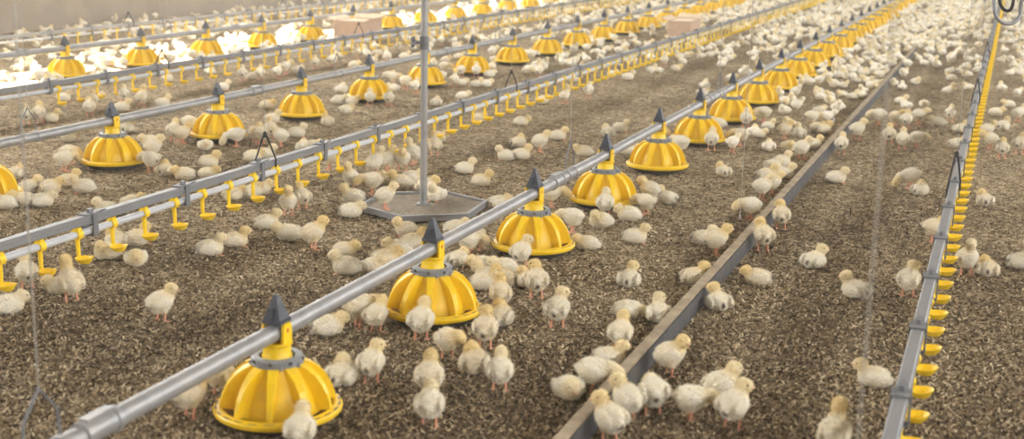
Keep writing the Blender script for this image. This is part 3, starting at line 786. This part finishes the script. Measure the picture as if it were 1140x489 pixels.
# ------------------------------------------------------------------ where the chicks are
# picture x, picture y of the lowest point, pose, facing in degrees (0 right, 90 away, 180 left, 270 toward the camera)
HAND = '''
213,468,S,30 246,444,F,350 326,494,S,80 365,377,R,20 385,433,T,60 410,429,Sr,70 415,365,F,15 451,364,S,60 474,371,S,75
498,402,G,290 529,419,T,80 556,438,S,85 540,390,Sl,80 478,447,S,85 478,479,W,85 540,364,T,70
637,448,R,285 690,394,S,80 677,412,L,10 665,442,F,350 693,470,Sl,130 678,496,Sl,130 725,466,F,100 745,421,Sr,10 768,471,F,5 800,457,S,30 815,481,Sr,60
972,435,L,175 927,512,U,80
620,367,Sr,75 597,334,Sl,95 581,323,T,100 700,322,Lr,80 697,357,N,0 733,362,Lr,100 772,319,L,30 782,274,L,20 797,285,S,10 846,281,Sl,110 843,320,R,170 799,348,Ll,110
706,273,L,5 651,281,R,180 637,260,F,170 669,255,T,200 700,248,R,175 742,228,Lr,150 717,228,S,170 694,235,F,160 673,240,S,85 624,231,F,20
906,301,Lr,60 951,335,Ll,140 1010,332,Sr,80 1037,270,W,30 1075,308,U,285 1099,310,T,90 1137,302,L,20 865,256,Sl,95 1096,231,T,95 1013,211,P,200 1024,219,T,60 930,205,L,5
8,352,R,20 61,329,R,170 80,338,U,110 31,323,S,95 120,291,T,200 143,297,R,275 148,276,L,40 136,277,T,90 180,360,Sr,25 234,287,L,10 262,277,L,5
297,257,L,10 322,270,R,170 349,279,S,20 383,289,R,0 386,308,L,170 416,307,T,300 429,299,R,10 444,287,R,175 460,279,L,20 453,265,L,190 507,263,R,20 510,299,R,60
537,284,F,20 556,282,S,85 537,306,R,200 545,318,L,160 562,309,R,190 538,326,R,10 557,348,S,90 580,300,Sr,60 566,322,T,120
321,241,U,275 337,234,S,110 390,213,U,250 404,195,U,30 421,190,U,20 446,191,S,270 461,184,U,150 484,174,U,100 491,159,R,10 390,244,R,10 398,229,L,170
417,207,R,5 447,211,L,175 458,205,R,10 414,217,F,190 545,234,R,20 517,195,L,15 535,209,L,5 532,137,R,10 563,180,L,160 580,179,L,20
580,141,R,10 601,170,S,10 621,157,L,10 577,165,T,40 677,154,T,90 690,148,L,5 650,175,R,180 700,174,R,20
805,198,T,100 835,245,F,200 848,223,S,20 852,203,L,20 750,160,F,170 757,173,F,150 789,167,S,85 808,162,F,190 800,143,R,170 830,143,S,90 845,136,F,175
873,155,S,20 892,178,Sr,30 903,141,F,20 909,148,R,10 916,150,L,30 906,167,Lr,40 932,172,S,85 954,156,Sr,40 978,139,F,190 989,161,S,90 996,141,W,10 1004,167,S,90 1020,164,F,10 1008,144,S,80 1022,139,W,5 1044,141,R,180 1057,136,S,80 1069,149,L,40 1064,166,R,30
1097,156,S,20 1102,166,W,190 1116,146,L,60 1115,177,S,90 1134,172,S,70 1108,130,R,10 1133,136,S,40 872,200,L,10 860,191,R,30 870,187,L,40 859,218,S,15 889,154,L,100
31,139,S,90 43,138,S,80 57,137,L,10 100,130,S,90 76,159,R,20 82,184,F,5 89,190,F,10 165,192,F,160 171,178,S,10 168,164,R,180 184,197,T,60 206,202,R,170 231,201,R,0 142,149,R,60 232,188,L,5
194,158,S,70 211,148,F,5 218,159,S,10 229,168,R,280 259,162,P,190 276,159,S,40 285,181,R,10 33,216,L,10 56,217,R,10 76,209,L,10 94,216,L,180 18,200,R,60 28,232,R,170 42,232,R,10 8,233,R,160 120,242,L,180 147,234,R,20 261,225,R,40 281,223,L,30
289,161,F,20 301,155,S,95 313,164,S,170 330,154,L,5 365,141,T,90 347,169,R,0 385,128,R,30 303,138,L,20 339,171,R,90 292,180,L,10 367,189,S,170 290,219,R,20
71,114,L,5 99,122,S,80 107,113,R,10 130,115,S,90 136,125,L,10 158,119,U,60 181,120,L,20 187,92,T,40 234,84,R,60 270,91,S,90 248,102,L,10 280,89,R,40
4,91,T,60 37,89,R,30 50,86,L,10 45,94,F,10 56,94,R,20 71,90,T,90 86,89,R,150 95,87,L,20 90,75,S,60 116,80,F,10 122,73,R,30 139,78,S,80 142,62,R,60 183,64,S,60 167,75,F,170 200,64,R,20 213,68,F,20 225,67,T,60 235,67,L,80 250,52,R,20 257,59,L,10 273,47,T,60
20,80,L,40 30,76,R,20 105,70,R,20 174,66,L,10 190,70,R,100 330,50,T,80 318,55,R,30 355,47,L,60 262,66,F,170
290,90,S,80 309,88,S,60 318,83,W,20 332,82,R,40 351,77,S,90 370,75,S,30 393,66,U,80 394,76,R,10 408,68,U,120 419,62,L,10 431,70,U,110 450,66,L,5 462,66,R,20 491,51,S,70 505,49,R,60 508,54,R,10 529,41,S,60
380,105,T,40 377,117,R,0 394,117,R,5 412,118,S,90 433,119,S,80 432,88,R,10 445,96,F,20 452,100,F,10 462,105,S,60 478,96,F,170 499,97,S,80 511,97,R,30 531,98,L,10 545,87,R,20 516,86,F,90 529,86,S,90 500,82,F,10 496,70,R,0 511,67,R,30 547,78,L,60 553,70,R,20 439,103,R,160 482,74,T,60 486,119,R,80 515,112,R,5 540,98,R,30 297,122,R,10
585,63,R,20 597,60,T,40 613,58,S,80 628,66,R,40 640,70,L,20 650,55,R,30 662,52,T,60 676,58,R,10 600,87,S,70 640,92,R,20 655,110,S,80 626,116,U,60 605,117,R,10 699,90,L,20 733,74,S,80 752,80,R,10 790,64,R,30 812,68,R,10 840,67,S,95 858,60,R,20 785,100,T,60 782,108,R,40 690,70,R,20 705,64,L,40 720,60,T,10
'''
CH = []   # dict(x,y,z,rz,pose,s,px,py,face)
for tok in HAND.split():
    px, py, pose, ang = tok.split(','); px = float(px); py = float(py); ang = float(ang)
    z = 0.0
    b = back(px, py, z); CH.append(dict(p=np.array(b[:2]), z=z, pose=pose, ang=ang, px=px, py=py, fix=False))
# two chicks on the platform
for px, py, pose, ang in ((429, 234, 'S', 10), (485, 225, 'Lr', 250), (474, 215, 'R', 20)):
    b = back(px, py, .028); CH.append(dict(p=np.array(b[:2]), z=.0285, pose=pose, ang=ang, px=px, py=py, fix=True))
def low(pose): return POSES[pose]['low']
for c in CH:
    v = c['p'] / np.linalg.norm(c['p']); c['p'] = c['p'] + v * (.034 if low(c['pose']) else .012)
# extra chicks of the flock farther off
def zone_density(X, Y):
    if X > 2.6 or X < W_LEFT + .15: return 0
    if X > -.35: return 0 if Y < 9.5 else (2 if Y < 13 else 6 if Y < 16 else 14)
    if X > -.885: return 0 if Y < 9.5 else (1.5 if Y < 11 else 5 if Y < 14 else 14 if Y < 18 else 20)
    if X > -1.0 and Y < 15.3: return 0
    if X > -1.62: return 0 if Y < 7.6 else (6 if Y < 9.5 else 18 if Y < 12 else 30)
    if X > -3.05: return 0 if Y < 11 else (3 if Y < 13 else 8 if Y < 16 else 18)
    if X > -4.25: return 0 if Y < 10.6 else (7 if Y < 13 else 10 if Y < 17 else 16)
    if X > -5.85: return 0 if Y < 10.8 else (3 if Y < 13 else 6 if Y < 17 else 14)
    if X > -7.0: return 0 if Y < 11 else (4 if Y < 15 else 9)
    return 2 if Y < 9 else 6
def feeder_near(x, y, pad):
    for k, i, fx, fy in FEEDERS:
        if abs(fy - y) < pad and (fx - x) ** 2 + (fy - y) ** 2 < pad * pad: return (k, i, fx, fy)
EX = []; occ = {}
def cell(x, y): return (int(math.floor(x / .1)), int(math.floor(y / .1)))
def free(x, y, r):
    i, j = cell(x, y)
    for a in range(i - 1, i + 2):
        for b in range(j - 1, j + 2):
            for q in occ.get((a, b), ()):
                if (q[0] - x) ** 2 + (q[1] - y) ** 2 < r * r: return False
    return True
def put(x, y): occ.setdefault(cell(x, y), []).append((x, y))
# settle hand-placed chicks: keep bodies apart, out of the pans and off the plank
for it in range(40):
    for i, a in enumerate(CH):
        if a['fix']: continue
        for b in CH[i + 1:]:
            d = b['p'] - a['p']
            if abs(d[0]) < .084 and abs(d[1]) < .084:
                L_ = np.hypot(*d)
                if 1e-6 < L_ < .083:
                    m_ = d / L_ * (.083 - L_) * .5; a['p'] -= m_
                    if not b['fix']: b['p'] += m_
        f = feeder_near(a['p'][0], a['p'][1], .275)
        if f:
            d = a['p'] - np.array(f[2:]); L_ = np.hypot(*d) + 1e-6; rr = .258 if a['pose'] in ('F', 'P') else .236
            if L_ < rr: a['p'] += d / L_ * (rr - L_)
        if abs(a['p'][0] + .936) < .075: a['p'][0] = -.936 + math.copysign(.075, a['p'][0] + .936)
        for lx, _n in LINES.values():
            if lx - .05 < a['p'][0] < lx + .095: a['p'][0] = lx - .05 if a['p'][0] < lx + .02 else lx + .095
        for bx, by_, br in BOXES:
            if abs(a['p'][0] - bx) < .26 and abs(a['p'][1] - by_) < .36: a['p'][0] = bx + .26
        d = a['p'] - PC[:2]; L_ = np.hypot(*d)
        if L_ < PR + .05: a['p'] += d / L_ * (PR + .05 - L_)
for c in CH:
    put(*c['p'])
for k in range(30000):
    X = rng.uniform(W_LEFT + .15, 2.6); Y = rng.uniform(6, 27)
    den = zone_density(X, Y)
    if rng.random() > den / 42: continue
    q = proj((X, Y, .04))
    if not (-60 < q[0] < 1500 and -30 < q[1] < 300): continue
    cl = .5 + .5 * math.sin(X * 3.1 + 2 * math.sin(Y * .9)) * math.sin(Y * 2.3 + X)
    if rng.random() > .45 + .75 * cl: continue
    if not free(X, Y, .085) or feeder_near(X, Y, .235): continue
    if any(lx - .05 < X < lx + .09 for lx, _n in LINES.values()): continue
    if any(abs(X - bx) < br and abs(Y - by) < br for bx, by, br in BOXES): continue
    put(X, Y); EX.append((X, Y))
def shown(q):
    u = proj((q[0], q[1], .04)); return 4 < u[0] < 1136 and u[1] > 2
EX.sort(key=lambda q: math.hypot(*q) + (0 if shown(q) else 100))
def heading(x, y, ang):
    L_ = math.hypot(x, y); v = (x / L_, y / L_); r = (v[1], -v[0]); a = math.radians(ang)
    return math.atan2(math.cos(a) * r[1] + math.sin(a) * v[1], math.cos(a) * r[0] + math.sin(a) * v[0])
def add_chick(x, y, z, rz, pose, s, detail):
    P = PROTO[pose]; o = link('chick', P['me'], None, (x, y, z), rz); o.scale = (s, s, s * random.uniform(.97, 1.04)); o['tint'] = random.random()
    if detail >= 1:
        b, hf = P['beak']; k = link('beak', beak_me, o, tuple(b)); k.rotation_euler = Vector(hf).to_track_quat('X', 'Z').to_euler()
    if detail >= 2:
        for e in P['eyes']: link('eye', eye_me, o, tuple(e))
        k = link('down', P['down'], o); k['tint'] = o['tint']
    return o
NLIM = 330
FACE = [(0, 'facing right'), (45, 'facing back right'), (90, 'seen from behind'), (135, 'facing back left'), (180, 'facing left'), (225, 'facing forward left'), (270, 'facing the camera'), (315, 'facing forward right'), (360, 'facing right')]
PW = {'S': 'standing', 'Sl': 'standing', 'Sr': 'standing', 'U': 'upright stretching', 'W': 'walking', 'P': 'pecking', 'F': 'feeding', 'G': 'preening', 'L': 'lying', 'Ll': 'lying', 'Lr': 'lying', 'R': 'resting', 'T': 'huddled', 'N': 'sprawled'}
def place_words(x, y, onplat):
    if onplat: return 'on the hexagonal platform'
    f = feeder_near(x, y, .40)
    if f: return 'by %s pan of %s' % (ORD[f[1]], ROWS[f[0]]['name'])
    if np.hypot(x - PC[0], y - PC[1]) < PR + .18: return 'beside the hexagonal platform'
    if abs(x + .936) < .22: return 'just ' + ('left' if x < -.936 else 'right') + ' of the plank'
    for k, (lx, nm) in LINES.items():
        if abs(x - lx) < .22: return 'under the ' + nm
    if x > -.155: return 'right of the right drinker line'
    if x > -.936: return 'between plank and right drinker line'
    if x > -1.72: return 'between near feeder row and plank'
    if x > -3.13: return 'between central drinker line and near feeders'
    if x > -4.37: return 'between middle feeders and central drinker line'
    if x > -5.92: return 'between second drinker line and middle feeders'
    if x > -7.10: return 'between far feeders and second drinker line'
    return 'between the wall and far feeders'
info = []
for c in CH:
    x, y = c['p']; rz = heading(x, y, c['ang'])
    if c['pose'] in ('F',):
        f = feeder_near(x, y, .36)
        if f: rz = math.atan2(f[3] - y, f[2] - x) + random.uniform(-.25, .25)
    dist = math.hypot(x, y)
    o = add_chick(x, y, c['z'], rz, c['pose'], random.uniform(.90, 1.01), 2 if dist < 9.5 else 1)
    ang = c['ang'] % 360
    r0 = heading(x, y, 0); ang = math.degrees(rz - r0) % 360
    fw_ = min(FACE, key=lambda q: abs(q[0] - ang))[1]
    info.append((o, '%s chick %s %s' % (PW[c['pose']], fw_, place_words(x, y, c['z'] > .02)), proj((x, y, .05))[0]))
def give_labels(info):
    by = {}
    for o, lab, px in info: by.setdefault(lab, []).append((px, o))
    for lab, L_ in by.items():
        L_.sort(key=lambda q: q[0])
        for i, (px, o) in enumerate(L_):
            t = lab
            if len(L_) > 1:
                t += ', ' + ('leftmost' if i == 0 else 'rightmost' if i == len(L_) - 1 else ORD[i] + ' from left')
            tag(o, t, 'chick', 'chicks on the litter')
give_labels(info)
posekeys = list(LOW.keys())
nind = max(0, NLIM - len(CH))
def far_words(x, y):
    return place_words(x, y, False)
EXI = []; LV, LQ, LM, vo = [], [], [], 0
for i, (x, y) in enumerate(EX):
    k = posekeys[int(rng.choice(len(posekeys), p=[.16, .1, .06, .08, .18, .12, .2, .1]))]
    rz = rng.uniform(0, 2 * PI); s = rng.uniform(.86, .98)
    if i < nind:
        o = add_chick(x, y, 0, rz, k, s, 0)
        EXI.append((o, '%s chick in the distant flock %s' % (PW[k], place_words(x, y, False)), proj((x, y, .05))[0]))
    else:
        V, Q, mk = LOW[k]; c_, s_ = math.cos(rz), math.sin(rz)
        Vw = np.stack([(V[:, 0] * c_ - V[:, 1] * s_) * s + x, (V[:, 0] * s_ + V[:, 1] * c_) * s + y, V[:, 2] * s], 1)
        mk2 = mk.copy(); mk2[:, 0] = np.clip(mk2[:, 0] * rng.uniform(.3, 1.6), 0, 1)
        LV.append(Vw); LQ.append(Q + vo); LM.append(mk2); vo += len(V)
give_labels(EXI)
if LV:
    me = mesh_np('far_flock', np.concatenate(LV), np.concatenate(LQ), np.concatenate(LM), CHICKM)
    ff = link('far_flock', me); ff['tint'] = .35
    tag(ff, 'crowd of countless tiny pale chicks covering the far end of the floor', 'flock', kind='stuff')
print('chicks hand', len(CH), 'extra', len(EX), 'individual', len(CH) + min(nind, len(EX)), 'feeders', len(FEEDERS), 'objects', len(bpy.data.objects), 'maxwords', max(len(o['label'].split()) for o in COL.objects if 'label' in o))
